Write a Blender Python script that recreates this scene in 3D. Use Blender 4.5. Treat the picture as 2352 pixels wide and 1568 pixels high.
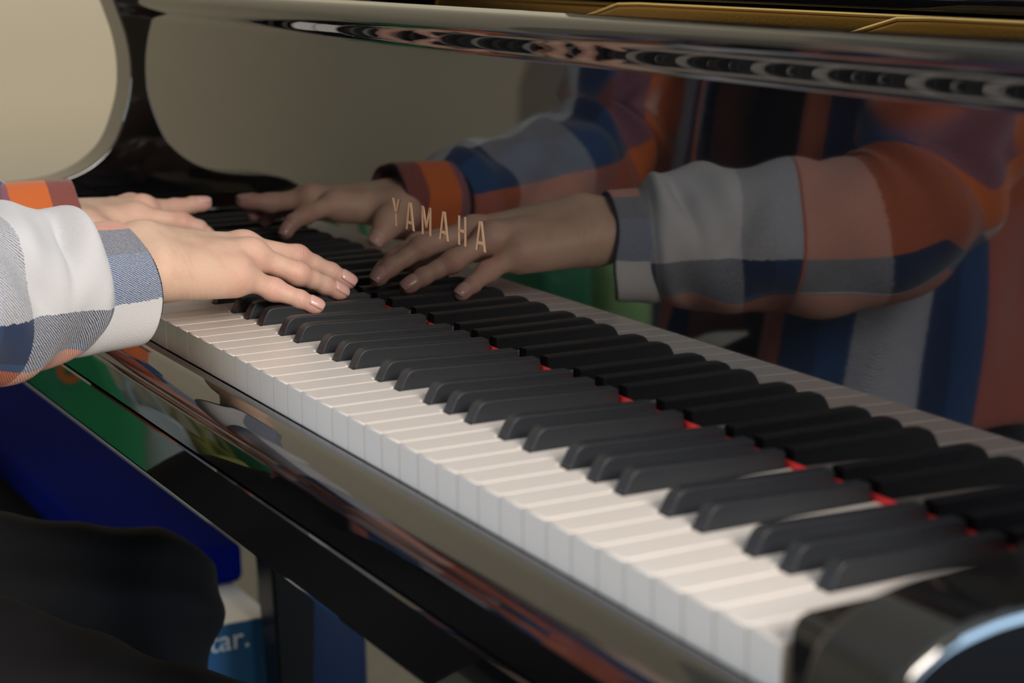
import bpy, bmesh, math, random
import numpy as np
from mathutils import Vector, Matrix
random.seed(7)
C = bpy.context.scene.collection
for o in list(bpy.data.objects): bpy.data.objects.remove(o)
K = 0.73                      # height of the white key tops above the floor

# ------------------------------------------------------------------ camera
cd = bpy.data.cameras.new('camera'); cam = bpy.data.objects.new('camera', cd); C.objects.link(cam)
cam.location = (0.57847, -0.42295, 0.27026 + K)
cam.rotation_euler = (1.36282, 0.01469, 1.0807)
cd.sensor_width = 36.0; cd.lens = 68.22; cd.clip_start = 0.02
cd.dof.use_dof = True; cd.dof.focus_distance = 1.34; cd.dof.aperture_fstop = 7.0
bpy.context.scene.camera = cam

# ------------------------------------------------------------------ world, lights, exposure
sc = bpy.context.scene
sc.view_settings.view_transform = 'Standard'; sc.view_settings.look = 'None'
sc.view_settings.gamma = 1.0; sc.view_settings.use_curve_mapping = False
sc.view_settings.exposure = 0.0
w = bpy.data.worlds.new('world'); sc.world = w; w.use_nodes = True
w.node_tree.nodes['Background'].inputs[0].default_value = (0.72, 0.84, 1.0, 1)
w.node_tree.nodes['Background'].inputs[1].default_value = 0.3

def area(name, loc, target, sx, sy, power, col):
    l = bpy.data.lights.new(name, 'AREA'); l.shape = 'RECTANGLE'; l.size = sx; l.size_y = sy
    l.energy = power; l.color = col
    o = bpy.data.objects.new(name, l); C.objects.link(o); o.location = loc
    o.rotation_euler = (Vector(target) - Vector(loc)).to_track_quat('-Z', 'Y').to_euler()
    return o
# daylight in the window openings; the cool side one is added
area('window_daylight_right', (2.16, 0.12, 2.05), (-0.7, 0.03, 0.75), 0.9, 0.9, 88, (1.0, 0.90, 0.81))
area('added_side_light', (2.17, 2.03, 1.10), (0.0, 2.03, 1.10), 1.75, 2.1, 120, (0.50, 0.74, 1.0))  # added cool light without a known source, bluing the black key sides
area('window_daylight_rear', (-0.9, -3.16, 1.55), (-0.9, 0.0, 1.0), 1.9, 1.3, 54, (0.70, 0.85, 1.0))

# ------------------------------------------------------------------ helpers
def nodes(m): return m.node_tree.nodes, m.node_tree.links
def mat(name, col, rough=0.5, spec=0.5, metal=0.0, ior=1.5, coat=0.0, sss=0.0, bump=0.0, bscale=300.0, var=0.0, vscale=6.0):
    m = bpy.data.materials.new(name); m.use_nodes = True
    n, l = nodes(m); b = n['Principled BSDF']
    b.inputs['Base Color'].default_value = (*col, 1); b.inputs['Roughness'].default_value = rough
    b.inputs['Metallic'].default_value = metal; b.inputs['IOR'].default_value = ior
    b.inputs['Specular IOR Level'].default_value = spec; b.inputs['Coat Weight'].default_value = coat
    b.inputs['Coat Roughness'].default_value = 0.03
    if sss:
        b.inputs['Subsurface Weight'].default_value = sss; b.inputs['Subsurface Radius'].default_value = (0.008, 0.003, 0.0015)
        b.inputs['Subsurface Scale'].default_value = 0.6
    tc = n.new('ShaderNodeTexCoord')
    if var:
        nz = n.new('ShaderNodeTexNoise'); nz.inputs['Scale'].default_value = vscale; nz.inputs['Detail'].default_value = 4
        l.new(tc.outputs['Object'], nz.inputs['Vector'])
        mx = n.new('ShaderNodeMix'); mx.data_type = 'RGBA'
        mx.inputs[6].default_value = (*[c * (1 - var) for c in col], 1); mx.inputs[7].default_value = (*[min(1, c * (1 + var)) for c in col], 1)
        l.new(nz.outputs['Fac'], mx.inputs[0]); l.new(mx.outputs[2], b.inputs['Base Color'])
    if bump:
        nz = n.new('ShaderNodeTexNoise'); nz.inputs['Scale'].default_value = bscale; nz.inputs['Detail'].default_value = 3
        l.new(tc.outputs['Object'], nz.inputs['Vector'])
        bp = n.new('ShaderNodeBump'); bp.inputs['Strength'].default_value = bump; bp.inputs['Distance'].default_value = 0.001
        l.new(nz.outputs['Fac'], bp.inputs['Height']); l.new(bp.outputs['Normal'], b.inputs['Normal'])
    return m

def wloc(o):
    v = Vector((0, 0, 0))
    while o: v += o.location; o = o.parent
    return v
def tag(o, label=None, cat=None, group=None, kind=None):
    if label: o['label'] = label
    if cat: o['category'] = cat
    if group: o['group'] = group
    if kind: o['kind'] = kind
    return o
def thing(name, base, label, cat, group=None):
    o = bpy.data.objects.new(name, None); C.objects.link(o); o.location = (base[0], base[1], base[2] + K)
    o.empty_display_size = 0.05
    return tag(o, label, cat, group)
def link(name, me, m, parent=None, at=None, smooth=None):
    """one mesh object; vertices are in scene metres with z measured from the key tops, unless `at` gives the origin"""
    o = bpy.data.objects.new(name, me); C.objects.link(o)
    if at is None:
        co = np.empty(len(me.vertices) * 3, np.float32); me.vertices.foreach_get('co', co); co = co.reshape(-1, 3)
        lo, hi = co.min(0), co.max(0); at = np.array([(lo[0] + hi[0]) / 2, (lo[1] + hi[1]) / 2, lo[2]])
        me.vertices.foreach_set('co', (co - at).astype(np.float32).ravel()); me.update()
    wl = Vector((at[0], at[1], at[2] + K))
    if parent is not None: o.parent = parent; o.location = wl - wloc(parent)
    else: o.location = wl
    if m is not None:
        me.materials.clear(); me.materials.append(m)
    if smooth is not None:
        me.polygons.foreach_set('use_smooth', [True] * len(me.polygons))
        if smooth > 0: me.set_sharp_from_angle(angle=math.radians(smooth))
    return o
def bm_mesh(bm, name='m'):
    me = bpy.data.meshes.new(name); bmesh.ops.recalc_face_normals(bm, faces=bm.faces[:]); bm.to_mesh(me); bm.free(); return me
def pyd(v, f, name='m'):
    me = bpy.data.meshes.new(name); me.from_pydata([tuple(map(float, a)) for a in v], [], [tuple(map(int, a)) for a in f]); me.update(); return me
def box_bm(x0, x1, y0, y1, z0, z1, bev=0.0, seg=2, bm=None):
    b = bmesh.new()
    vs = [b.verts.new((x, y, z)) for x in (x0, x1) for y in (y0, y1) for z in (z0, z1)]
    for f in ((0, 1, 3, 2), (4, 6, 7, 5), (0, 4, 5, 1), (2, 3, 7, 6), (0, 2, 6, 4), (1, 5, 7, 3)): b.faces.new([vs[i] for i in f])
    bmesh.ops.recalc_face_normals(b, faces=b.faces[:])
    if bev: bmesh.ops.bevel(b, geom=b.edges[:], offset=bev, segments=seg, affect='EDGES', profile=0.5)
    if bm is None: return b
    me = bpy.data.meshes.new('t'); b.to_mesh(me); b.free(); bm.from_mesh(me); bpy.data.meshes.remove(me); return bm
def box(name, x0, x1, y0, y1, z0, z1, m, parent=None, bev=0.0, seg=2):
    return link(name, bm_mesh(box_bm(x0, x1, y0, y1, z0, z1, bev, seg)), m, parent, smooth=35 if bev else None)
def extrude_x(prof, x0, x1, bev=0.0, seg=3):
    b = bmesh.new()
    A = [b.verts.new((x0, y, z)) for y, z in prof]; B = [b.verts.new((x1, y, z)) for y, z in prof]
    n = len(prof)
    ends = [b.faces.new(A), b.faces.new(B[::-1])]
    for i in range(n): b.faces.new([A[i], A[(i + 1) % n], B[(i + 1) % n], B[i]])
    bmesh.ops.recalc_face_normals(b, faces=b.faces[:])
    if bev:
        es = list({e for f in ends for e in f.edges}); bmesh.ops.bevel(b, geom=es, offset=bev, segments=seg, affect='EDGES', profile=0.5)
    return b
def spline(pts, n):
    """Catmull-Rom through the rows of pts, n samples"""
    P = np.asarray(pts, float); m = len(P)
    d = np.r_[0, np.cumsum(np.sqrt(((P[1:, :3] - P[:-1, :3]) ** 2).sum(1)) + 1e-9)] if P.shape[1] >= 3 else np.r_[0, np.cumsum(np.sqrt(((P[1:] - P[:-1]) ** 2).sum(1)) + 1e-9)]
    t = np.linspace(0, d[-1], n); out = np.empty((n, P.shape[1]))
    T = np.gradient(P, d, axis=0)
    i = np.clip(np.searchsorted(d, t, side='right') - 1, 0, m - 2); h = (d[i + 1] - d[i]); s = (t - d[i]) / h
    s = s[:, None]; h = h[:, None]
    return ((2 * s**3 - 3 * s**2 + 1) * P[i] + (s**3 - 2 * s**2 + s) * h * T[i] + (-2 * s**3 + 3 * s**2) * P[i + 1] + (s**3 - s**2) * h * T[i + 1]), t

# ---- distance-field sculpting -------------------------------------------------
def cone(p, a, b, r1, r2):
    a = np.asarray(a, np.float32); b = np.asarray(b, np.float32); ba = b - a
    h = np.clip(((p - a) @ ba) / max(1e-9, float(ba @ ba)), 0, 1)
    return np.sqrt(((p - a - h[:, None] * ba) ** 2).sum(1)) - (r1 + (r2 - r1) * h)
def ell(p, c, r):
    r = np.asarray(r, np.float32); q = (p - np.asarray(c, np.float32)) / r
    k0 = np.sqrt((q * q).sum(1)) + 1e-9; k1 = np.sqrt(((q / r) ** 2).sum(1)) + 1e-9
    return k0 * (k0 - 1) / k1
def smin(a, b, k):
    h = np.maximum(k - np.abs(a - b), 0) / k
    return np.minimum(a, b) - h * h * k * 0.25
def nets(f, lo, hi, h):
    """surface nets: a closed quad mesh of f = 0"""
    lo = np.asarray(lo, float); n = np.ceil((np.asarray(hi) - lo) / h).astype(int) + 1
    ax = [lo[i] + h * np.arange(n[i]) for i in range(3)]
    g = np.stack(np.meshgrid(*ax, indexing='ij'), -1).reshape(-1, 3).astype(np.float32)
    d = np.empty(len(g), np.float32)
    for s in range(0, len(g), 400000): d[s:s + 400000] = f(g[s:s + 400000])
    d = d.reshape(n); ins = d < 0
    c = np.zeros(n - 1, int)
    for i in (0, 1):
        for j in (0, 1):
            for k in (0, 1): c += ins[i:n[0] - 1 + i, j:n[1] - 1 + j, k:n[2] - 1 + k]
    cell = (c > 0) & (c < 8); idx = np.full(n - 1, -1); ijk = np.argwhere(cell); idx[cell] = np.arange(len(ijk))
    acc = np.zeros((len(ijk), 3)); cnt = np.zeros(len(ijk))
    for axis in range(3):
        o1, o2 = [(1, 2), (0, 2), (0, 1)][axis]
        for u in (0, 1):
            for v in (0, 1):
                a = ijk.copy(); a[:, o1] += u; a[:, o2] += v; b = a.copy(); b[:, axis] += 1
                da = d[tuple(a.T)]; db = d[tuple(b.T)]; x = (da < 0) != (db < 0)
                t = np.where(x, da / np.where(x, da - db, 1), 0)
                pt = a.astype(float); pt[:, axis] += t
                acc[x] += pt[x]; cnt[x] += 1
    v = lo + h * acc / cnt[:, None]
    fs = []
    for axis in range(3):
        o1, o2 = [(1, 2), (2, 0), (0, 1)][axis]
        a = np.argwhere(np.diff(ins.astype(np.int8), axis=axis) != 0)
        a = a[(a[:, o1] > 0) & (a[:, o2] > 0) & (a[:, o1] < n[o1] - 1) & (a[:, o2] < n[o2] - 1)]
        q = []
        for u, w_ in ((1, 1), (0, 1), (0, 0), (1, 0)):
            e = a.copy(); e[:, o1] -= u; e[:, o2] -= w_; q.append(idx[tuple(e.T)])
        q = np.stack(q, 1); flip = ~ins[tuple(a.T)]
        q[flip] = q[flip][:, ::-1]; fs.append(q)
    return v, np.concatenate(fs)
def np_mesh(v, f, name='m'):
    me = bpy.data.meshes.new(name); nf = len(f)
    me.vertices.add(len(v)); me.vertices.foreach_set('co', np.asarray(v, np.float32).ravel())
    me.loops.add(nf * 4); me.loops.foreach_set('vertex_index', f.astype(np.int32).ravel())
    me.polygons.add(nf); me.polygons.foreach_set('loop_start', (np.arange(nf) * 4).astype(np.int32))
    me.update(calc_edges=True); me.validate(); return me
def np_smooth(v, f, it=2, lam=0.5):
    e = np.concatenate([f[:, [0, 1]], f[:, [1, 2]], f[:, [2, 3]], f[:, [3, 0]]])
    for _ in range(it):
        s = np.zeros_like(v); c = np.zeros(len(v))
        np.add.at(s, e[:, 0], v[e[:, 1]]); np.add.at(s, e[:, 1], v[e[:, 0]]); np.add.at(c, e[:, 0], 1); np.add.at(c, e[:, 1], 1)
        v = v + lam * (s / c[:, None] - v)
    return v

# ------------------------------------------------------------------ materials
GLOSS = mat('black_polyester', (0.004, 0.004, 0.0045), rough=0.03, ior=1.95)
SATIN = mat('black_satin_lacquer', (0.004, 0.004, 0.0045), rough=0.3, ior=1.4, spec=0.3)
WKEY = mat('white_key_acrylic', (0.80, 0.745, 0.705), rough=0.28, ior=1.45)
BKEY = mat('black_key_satin', (0.0150, 0.0180, 0.0235), rough=0.42, ior=1.5, bump=0.03, bscale=900)
FELT = mat('red_felt', (0.72, 0.03, 0.03), rough=0.95, bump=0.4, bscale=900)
GOLD = mat('plate_gold', (0.26, 0.15, 0.035), rough=0.24, metal=1.0, bump=0.08, bscale=350)
GOLDB = mat('gold_edge_highlight', (0.90, 0.66, 0.26), rough=0.22, metal=0.9)  # lighter copy of the plate gold: edge highlight put into the colour
BRASS = mat('brass_inlay', (0.72, 0.54, 0.36), rough=0.45, metal=0.7)
WOOD = mat('key_wood', (0.5, 0.36, 0.2), rough=0.7)
DARK = mat('dark_interior', (0.01, 0.01, 0.01), rough=0.8)

def skin_mat():
    m = bpy.data.materials.new('skin'); m.use_nodes = True; n, l = nodes(m); b = n['Principled BSDF']
    at = n.new('ShaderNodeAttribute'); at.attribute_name = 'flush'
    tc = n.new('ShaderNodeTexCoord')
    nz = n.new('ShaderNodeTexNoise'); nz.inputs['Scale'].default_value = 60; nz.inputs['Detail'].default_value = 5
    l.new(tc.outputs['Object'], nz.inputs['Vector'])
    m1 = n.new('ShaderNodeMix'); m1.data_type = 'RGBA'
    m1.inputs[6].default_value = (0.74, 0.515, 0.395, 1); m1.inputs[7].default_value = (0.74, 0.42, 0.36, 1)
    l.new(at.outputs['Fac'], m1.inputs[0])
    m2 = n.new('ShaderNodeMix'); m2.data_type = 'RGBA'; m2.blend_type = 'MULTIPLY'
    m2.inputs[7].default_value = (0.90, 0.82, 0.80, 1)
    mr = n.new('ShaderNodeMapRange'); mr.inputs[1].default_value = 0.45; mr.inputs[2].default_value = 0.75
    l.new(nz.outputs['Fac'], mr.inputs[0]); l.new(mr.outputs[0], m2.inputs[0]); l.new(m1.outputs[2], m2.inputs[6])
    l.new(m2.outputs[2], b.inputs['Base Color'])
    b.inputs['Roughness'].default_value = 0.48; b.inputs['Specular IOR Level'].default_value = 0.4
    b.inputs['Subsurface Weight'].default_value = 0.25; b.inputs['Subsurface Radius'].default_value = (0.006, 0.0022, 0.0012); b.inputs['Subsurface Scale'].default_value = 0.7
    v = n.new('ShaderNodeTexVoronoi'); v.inputs['Scale'].default_value = 900; l.new(tc.outputs['Object'], v.inputs['Vector'])
    n2 = n.new('ShaderNodeTexNoise'); n2.inputs['Scale'].default_value = 260; n2.inputs['Detail'].default_value = 4; l.new(tc.outputs['Object'], n2.inputs['Vector'])
    ad = n.new('ShaderNodeMath'); ad.operation = 'ADD'; l.new(v.outputs['Distance'], ad.inputs[0]); l.new(n2.outputs['Fac'], ad.inputs[1])
    ca = n.new('ShaderNodeAttribute'); ca.attribute_name = 'crease_along'; cm = n.new('ShaderNodeAttribute'); cm.attribute_name = 'crease_mask'
    sn = n.new('ShaderNodeMath'); sn.operation = 'MULTIPLY_ADD'; sn.inputs[1].default_value = 2 * math.pi / .0021; l.new(ca.outputs['Fac'], sn.inputs[0])
    n5 = n.new('ShaderNodeTexNoise'); n5.inputs['Scale'].default_value = 140; l.new(tc.outputs['Object'], n5.inputs['Vector'])
    n6 = n.new('ShaderNodeMath'); n6.operation = 'MULTIPLY'; n6.inputs[1].default_value = 5.0; l.new(n5.outputs['Fac'], n6.inputs[0]); l.new(n6.outputs[0], sn.inputs[2])
    s2 = n.new('ShaderNodeMath'); s2.operation = 'SINE'; l.new(sn.outputs[0], s2.inputs[0])
    s3 = n.new('ShaderNodeMath'); s3.operation = 'MULTIPLY'; l.new(s2.outputs[0], s3.inputs[0]); l.new(cm.outputs['Fac'], s3.inputs[1])
    ad2 = n.new('ShaderNodeMath'); ad2.operation = 'ADD'; l.new(ad.outputs[0], ad2.inputs[0]); l.new(s3.outputs[0], ad2.inputs[1]); ad = ad2
    bp = n.new('ShaderNodeBump'); bp.inputs['Strength'].default_value = 0.22; bp.inputs['Distance'].default_value = 0.0006
    l.new(ad.outputs[0], bp.inputs['Height']); l.new(bp.outputs['Normal'], b.inputs['Normal'])
    return m
SKIN = skin_mat()
def nail_mat():
    m = bpy.data.materials.new('fingernail'); m.use_nodes = True; n, l = nodes(m); b = n['Principled BSDF']
    uv = n.new('ShaderNodeUVMap'); sp = n.new('ShaderNodeSeparateXYZ'); l.new(uv.outputs[0], sp.inputs[0])
    r = n.new('ShaderNodeValToRGB'); l.new(sp.outputs[1], r.inputs[0])
    e = r.color_ramp.elements; e[0].position = 0.0; e[0].color = (0.78, 0.50, 0.44, 1); e[1].position = 0.84; e[1].color = (0.76, 0.43, 0.39, 1)
    x = e.new(0.90); x.color = (0.80, 0.66, 0.60, 1); x = e.new(1.0); x.color = (0.82, 0.72, 0.66, 1)
    l.new(r.outputs[0], b.inputs['Base Color']); b.inputs['Roughness'].default_value = 0.28; b.inputs['Coat Weight'].default_value = 0.3
    return m
NAIL = nail_mat()

def plaid_mat():
    m = bpy.data.materials.new('plaid_flannel'); m.use_nodes = True; n, l = nodes(m); b = n['Principled BSDF']
    uv = n.new('ShaderNodeUVMap'); uv.uv_map = 'UVMap'; tc = n.new('ShaderNodeTexCoord')
    nz = n.new('ShaderNodeTexNoise'); nz.inputs['Scale'].default_value = 420; nz.inputs['Detail'].default_value = 2
    l.new(tc.outputs['Object'], nz.inputs['Vector'])
    sub = n.new('ShaderNodeVectorMath'); sub.operation = 'SUBTRACT'; sub.inputs[1].default_value = (0.5, 0.5, 0.5); l.new(nz.outputs['Color'], sub.inputs[0])
    scl = n.new('ShaderNodeVectorMath'); scl.operation = 'SCALE'; scl.inputs['Scale'].default_value = 0.0032; l.new(sub.outputs[0], scl.inputs[0])
    add = n.new('ShaderNodeVectorMath'); add.operation = 'ADD'; l.new(uv.outputs[0], add.inputs[0]); l.new(scl.outputs[0], add.inputs[1])
    sp = n.new('ShaderNodeSeparateXYZ'); l.new(add.outputs[0], sp.inputs[0])
    Wc, Nc, Bc, Rc = (0.66, 0.67, 0.705, 1), (0.020, 0.038, 0.095, 1), (0.033, 0.088, 0.22, 1), (0.70, 0.17, 0.045, 1)
    def ramp(sock):
        dv = n.new('ShaderNodeMath'); dv.operation = 'DIVIDE'; dv.inputs[1].default_value = 0.30; l.new(sock, dv.inputs[0])
        fr = n.new('ShaderNodeMath'); fr.operation = 'FRACT'; l.new(dv.outputs[0], fr.inputs[0])
        r = n.new('ShaderNodeValToRGB'); r.color_ramp.interpolation = 'CONSTANT'; l.new(fr.outputs[0], r.inputs[0])
        e = r.color_ramp.elements; e[0].position = 0; e[0].color = Wc; e[1].position = 0.8 / 3; e[1].color = Nc
        for p_, c_ in ((1.1 / 3, Bc), (1.4 / 3, Rc), (2.4 / 3, Nc), (2.7 / 3, Bc)): x = e.new(p_); x.color = c_
        return r.outputs[0]
    cu, cv = ramp(sp.outputs[0]), ramp(sp.outputs[1])
    # twill: diagonal lines about 2 mm apart
    uv2 = n.new('ShaderNodeUVMap'); uv2.uv_map = 'Cloth'
    sp2 = n.new('ShaderNodeSeparateXYZ'); l.new(uv2.outputs[0], sp2.inputs[0])
    s1 = n.new('ShaderNodeMath'); s1.operation = 'ADD'; l.new(sp2.outputs[0], s1.inputs[0]); l.new(sp2.outputs[1], s1.inputs[1])
    s2 = n.new('ShaderNodeMath'); s2.operation = 'MULTIPLY_ADD'; s2.inputs[1].default_value = 2 * math.pi / 0.0019; l.new(s1.outputs[0], s2.inputs[0])
    n3 = n.new('ShaderNodeTexNoise'); n3.inputs['Scale'].default_value = 330; n3.inputs['Detail'].default_value = 2; l.new(tc.outputs['Object'], n3.inputs['Vector'])
    s4 = n.new('ShaderNodeMath'); s4.operation = 'MULTIPLY'; s4.inputs[1].default_value = 5.0; l.new(n3.outputs['Fac'], s4.inputs[0]); l.new(s4.outputs[0], s2.inputs[2])
    s3 = n.new('ShaderNodeMath'); s3.operation = 'SINE'; l.new(s2.outputs[0], s3.inputs[0])
    mr = n.new('ShaderNodeMapRange'); mr.inputs[1].default_value = -0.85; mr.inputs[2].default_value = 1.6; l.new(s3.outputs[0], mr.inputs[0])
    n7 = n.new('ShaderNodeTexNoise'); n7.inputs['Scale'].default_value = 1100; n7.inputs['Detail'].default_value = 3; l.new(tc.outputs['Object'], n7.inputs['Vector'])
    m7 = n.new('ShaderNodeMath'); m7.operation = 'MULTIPLY_ADD'; m7.inputs[1].default_value = 0.7; m7.use_clamp = True; l.new(n7.outputs['Fac'], m7.inputs[0])
    m8 = n.new('ShaderNodeMath'); m8.operation = 'SUBTRACT'; m8.inputs[1].default_value = 0.35; l.new(mr.outputs[0], m8.inputs[0]); l.new(m8.outputs[0], m7.inputs[2])
    mx = n.new('ShaderNodeMix'); mx.data_type = 'RGBA'; l.new(m7.outputs[0], mx.inputs[0]); l.new(cu, mx.inputs[6]); l.new(cv, mx.inputs[7])
    l.new(mx.outputs[2], b.inputs['Base Color'])
    b.inputs['Roughness'].default_value = 0.95; b.inputs['Specular IOR Level'].default_value = 0.1
    b.inputs['Sheen Weight'].default_value = 0.25; b.inputs['Sheen Roughness'].default_value = 0.5
    nb = n.new('ShaderNodeTexNoise'); nb.inputs['Scale'].default_value = 900; nb.inputs['Detail'].default_value = 6; nb.inputs['Roughness'].default_value = 0.7; l.new(tc.outputs['Object'], nb.inputs['Vector'])
    ad = n.new('ShaderNodeMath'); ad.operation = 'MULTIPLY_ADD'; ad.inputs[1].default_value = 0.09; l.new(s3.outputs[0], ad.inputs[0]); l.new(nb.outputs['Fac'], ad.inputs[2])
    bp = n.new('ShaderNodeBump'); bp.inputs['Strength'].default_value = 0.45; bp.inputs['Distance'].default_value = 0.0012
    l.new(ad.outputs[0], bp.inputs['Height']); l.new(bp.outputs['Normal'], b.inputs['Normal'])
    return m
PLAID = plaid_mat()
STITCH = mat('navy_overlock_thread', (0.02, 0.025, 0.045), rough=0.95, bump=0.6, bscale=900)
TEE = mat('black_tee_cotton', (0.008, 0.008, 0.009), rough=0.9, bump=0.2, bscale=500)
TROUSER = mat('charcoal_trouser_cloth', (0.0055, 0.0050, 0.0055), rough=0.8, spec=0.2, bump=0.15, bscale=900)
HAIR = mat('brown_hair', (0.05, 0.03, 0.018), rough=0.5, bump=0.5, bscale=200)

# ------------------------------------------------------------------ the room
WALLP = mat('beige_wall_paint', (0.56, 0.455, 0.305), rough=0.85, bump=0.05, bscale=120)
FLOORM = mat('tan_carpet', (0.30, 0.255, 0.19), rough=0.95, bump=0.5, bscale=400, var=0.12, vscale=40)
CEILP = mat('ceiling_paint', (0.50, 0.48, 0.45), rough=0.9)
TRIM = mat('white_trim_paint', (0.78, 0.77, 0.74), rough=0.5)
F0 = -K
def st(o): o['kind'] = 'structure'; return o
st(box('floor', -3.1, 2.5, -3.4, 3.2, F0 - 0.1, F0, FLOORM))
st(box('ceiling', -3.1, 2.5, -3.4, 3.2, F0 + 2.7, F0 + 2.8, CEILP))
st(box('wall_left', -2.70, -2.55, -0.953, 3.2, F0, F0 + 2.7, WALLP))
st(box('wall_alcove', -2.90, -2.75, -3.4, -0.953, F0, F0 + 2.7, mat('alcove_shade_colour', (0.26, 0.215, 0.15), rough=0.85)))  # dimness past the corner put into this wall's darker colour
st(box('wall_back', -2.70, 2.5, 3.05, 3.2, F0, F0 + 2.7, WALLP))
def wall_with_hole(name, axis, c0, c1, a0, a1, h0, h1, z0, z1):
    bm = bmesh.new()
    def B(p, q, r, s):
        if axis == 'x': box_bm(c0, c1, p, q, r, s, bm=bm)
        else: box_bm(p, q, c0, c1, r, s, bm=bm)
    B(a0, h0, F0, F0 + 2.7); B(h1, a1, F0, F0 + 2.7); B(h0, h1, F0, z0); B(h0, h1, z1, F0 + 2.7)
    return st(link(name, bm_mesh(bm), WALLP))
wall_with_hole('wall_right', 'x', 2.2, 2.35, -3.25, 0.95, -0.45, 0.70, F0 + 1.45, F0 + 2.60)
wall_with_hole('wall_right_far', 'x', 2.2, 2.35, 0.95, 3.05, 1.10, 2.97, F0 + 0.02, F0 + 2.2)
wall_with_hole('wall_rear', 'y', -3.4, -3.25, -2.75, 2.35, -1.95, 0.15, F0 + 0.85, F0 + 2.25)
def window(name, axis, c, h0, h1, z0, z1):
    t = bpy.data.objects.new(name, None); C.objects.link(t)
    t.location = (c, (h0 + h1) / 2, z0 + K) if axis == 'x' else ((h0 + h1) / 2, c, z0 + K); st(t)
    def bar(nm, p, q, r, s):
        if axis == 'x': box(nm, c - 0.03, c + 0.03, p, q, r, s, TRIM, t)
        else: box(nm, p, q, c - 0.03, c + 0.03, r, s, TRIM, t)
    bar('window_frame', h0, h0 + .05, z0, z1); bar('window_frame', h1 - .05, h1, z0, z1)
    bar('window_frame', h0, h1, z0, z0 + .05); bar('window_frame', h0, h1, z1 - .05, z1)
    m_ = (h0 + h1) / 2; bar('mullion', m_ - .02, m_ + .02, z0 + .05, z1 - .05)
window('window_1', 'x', 2.29, -0.45, 0.70, F0 + 1.45, F0 + 2.60)
window('added_window', 'x', 2.29, 1.10, 2.97, F0 + 0.02, F0 + 2.2)  # unseen tall window, added for blue reflections in the black keys
window('window_2', 'y', -3.34, -1.95, 0.15, F0 + 0.85, F0 + 2.25)
st(box('baseboard_left', -2.55, -2.535, 0.95, 3.05, F0, F0 + 0.09, TRIM))
st(box('baseboard_back', -2.535, 2.2, 3.035, 3.05, F0, F0 + 0.09, TRIM))

# ------------------------------------------------------------------ the grand piano
piano = thing('grand_piano', (-0.61, 0.7, F0), 'black polished grand piano with open keyboard and mirror-like fallboard', 'piano')
PW = 0.0235
Y0, TILT = 0.15076, 0.0211           # fallboard plane y = Y0 + TILT * z
XL, XR = -1.284, 0.046              # inner faces of the arms
# fallboard with its ogee nose
def fbp():
    pr = []
    for z in np.linspace(0.0034, 0.1915, 12): pr.append((Y0 + TILT * z, z))
    z, y = 0.1915, Y0 + TILT * 0.1915
    n = 26; H = 0.0205
    for i in range(1, n + 1):
        a = math.radians(37) * math.sin(math.pi * i / n) ** 1.0
        z += H / n; y -= math.tan(a) * H / n; pr.append((y, z))
    r = 0.0085; cy, cz = y + r, z
    for i in range(1, 10):
        a = math.pi / 2 * i / 9; pr.append((cy - r * math.cos(a), cz + r * math.sin(a)))
    pr += [(Y0 + 0.03, cz + r), (Y0 + 0.03, 0.0034)]
    return pr
fb = link('fallboard', bm_mesh(extrude_x(fbp(), XL, XR)), GLOSS, piano, smooth=40)
# inlaid letters
LET = {'Y': [((0, 1), (.5, .46)), ((1, 1), (.5, .46)), ((.5, .5), (.5, 0))],
       'A': [((0, 0), (.42, 1)), ((1, 0), (.58, 1)), ((.2, .27), (.8, .27))],
       'M': [((.08, 0), (.08, 1)), ((.92, 0), (.92, 1)), ((.12, .97), (.5, .25)), ((.88, .97), (.5, .25))],
       'H': [((.1, 0), (.1, 1)), ((.9, 0), (.9, 1)), ((.1, .5), (.9, .5))]}
def letter(ch, x, wd, zb, zt):
    bm = bmesh.new(); hw = 0.0013
    for (a, b) in LET[ch]:
        p = Vector((x + a[0] * wd, zb + a[1] * (zt - zb))); q = Vector((x + b[0] * wd, zb + b[1] * (zt - zb)))
        d = (q - p); horiz = abs(d.x) > abs(d.y)
        off = Vector((0, hw * .8)) if horiz else Vector((hw, 0))
        lo_, hi_ = [], []
        for pt in (p - off, p + off, q + off, q - off):
            y = Y0 + TILT * pt.y; lo_.append(bm.verts.new((pt.x, y - 0.0004, pt.y))); hi_.append(bm.verts.new((pt.x, y + 0.0006, pt.y)))
        bm.faces.new(lo_); bm.faces.new(hi_)
        for i in range(4): bm.faces.new((lo_[i], lo_[(i + 1) % 4], hi_[(i + 1) % 4], hi_[i]))
    return bm_mesh(bm)
for ch, x, wd in (('Y', -.6878, .0105), ('A', -.6645, .0112), ('M', -.6393, .0145), ('A', -.6102, .0115), ('H', -.5822, .0115), ('A', -.5552, .0118)):
    link('letter', letter(ch, x, wd, .0645, .0843), BRASS, fb)
# red felt strip at the foot of the fallboard
box('name_board_felt', XL + .002, XR - .002, Y0 - .0006, 0.163, -0.010, 0.0032, FELT, piano)
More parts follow.
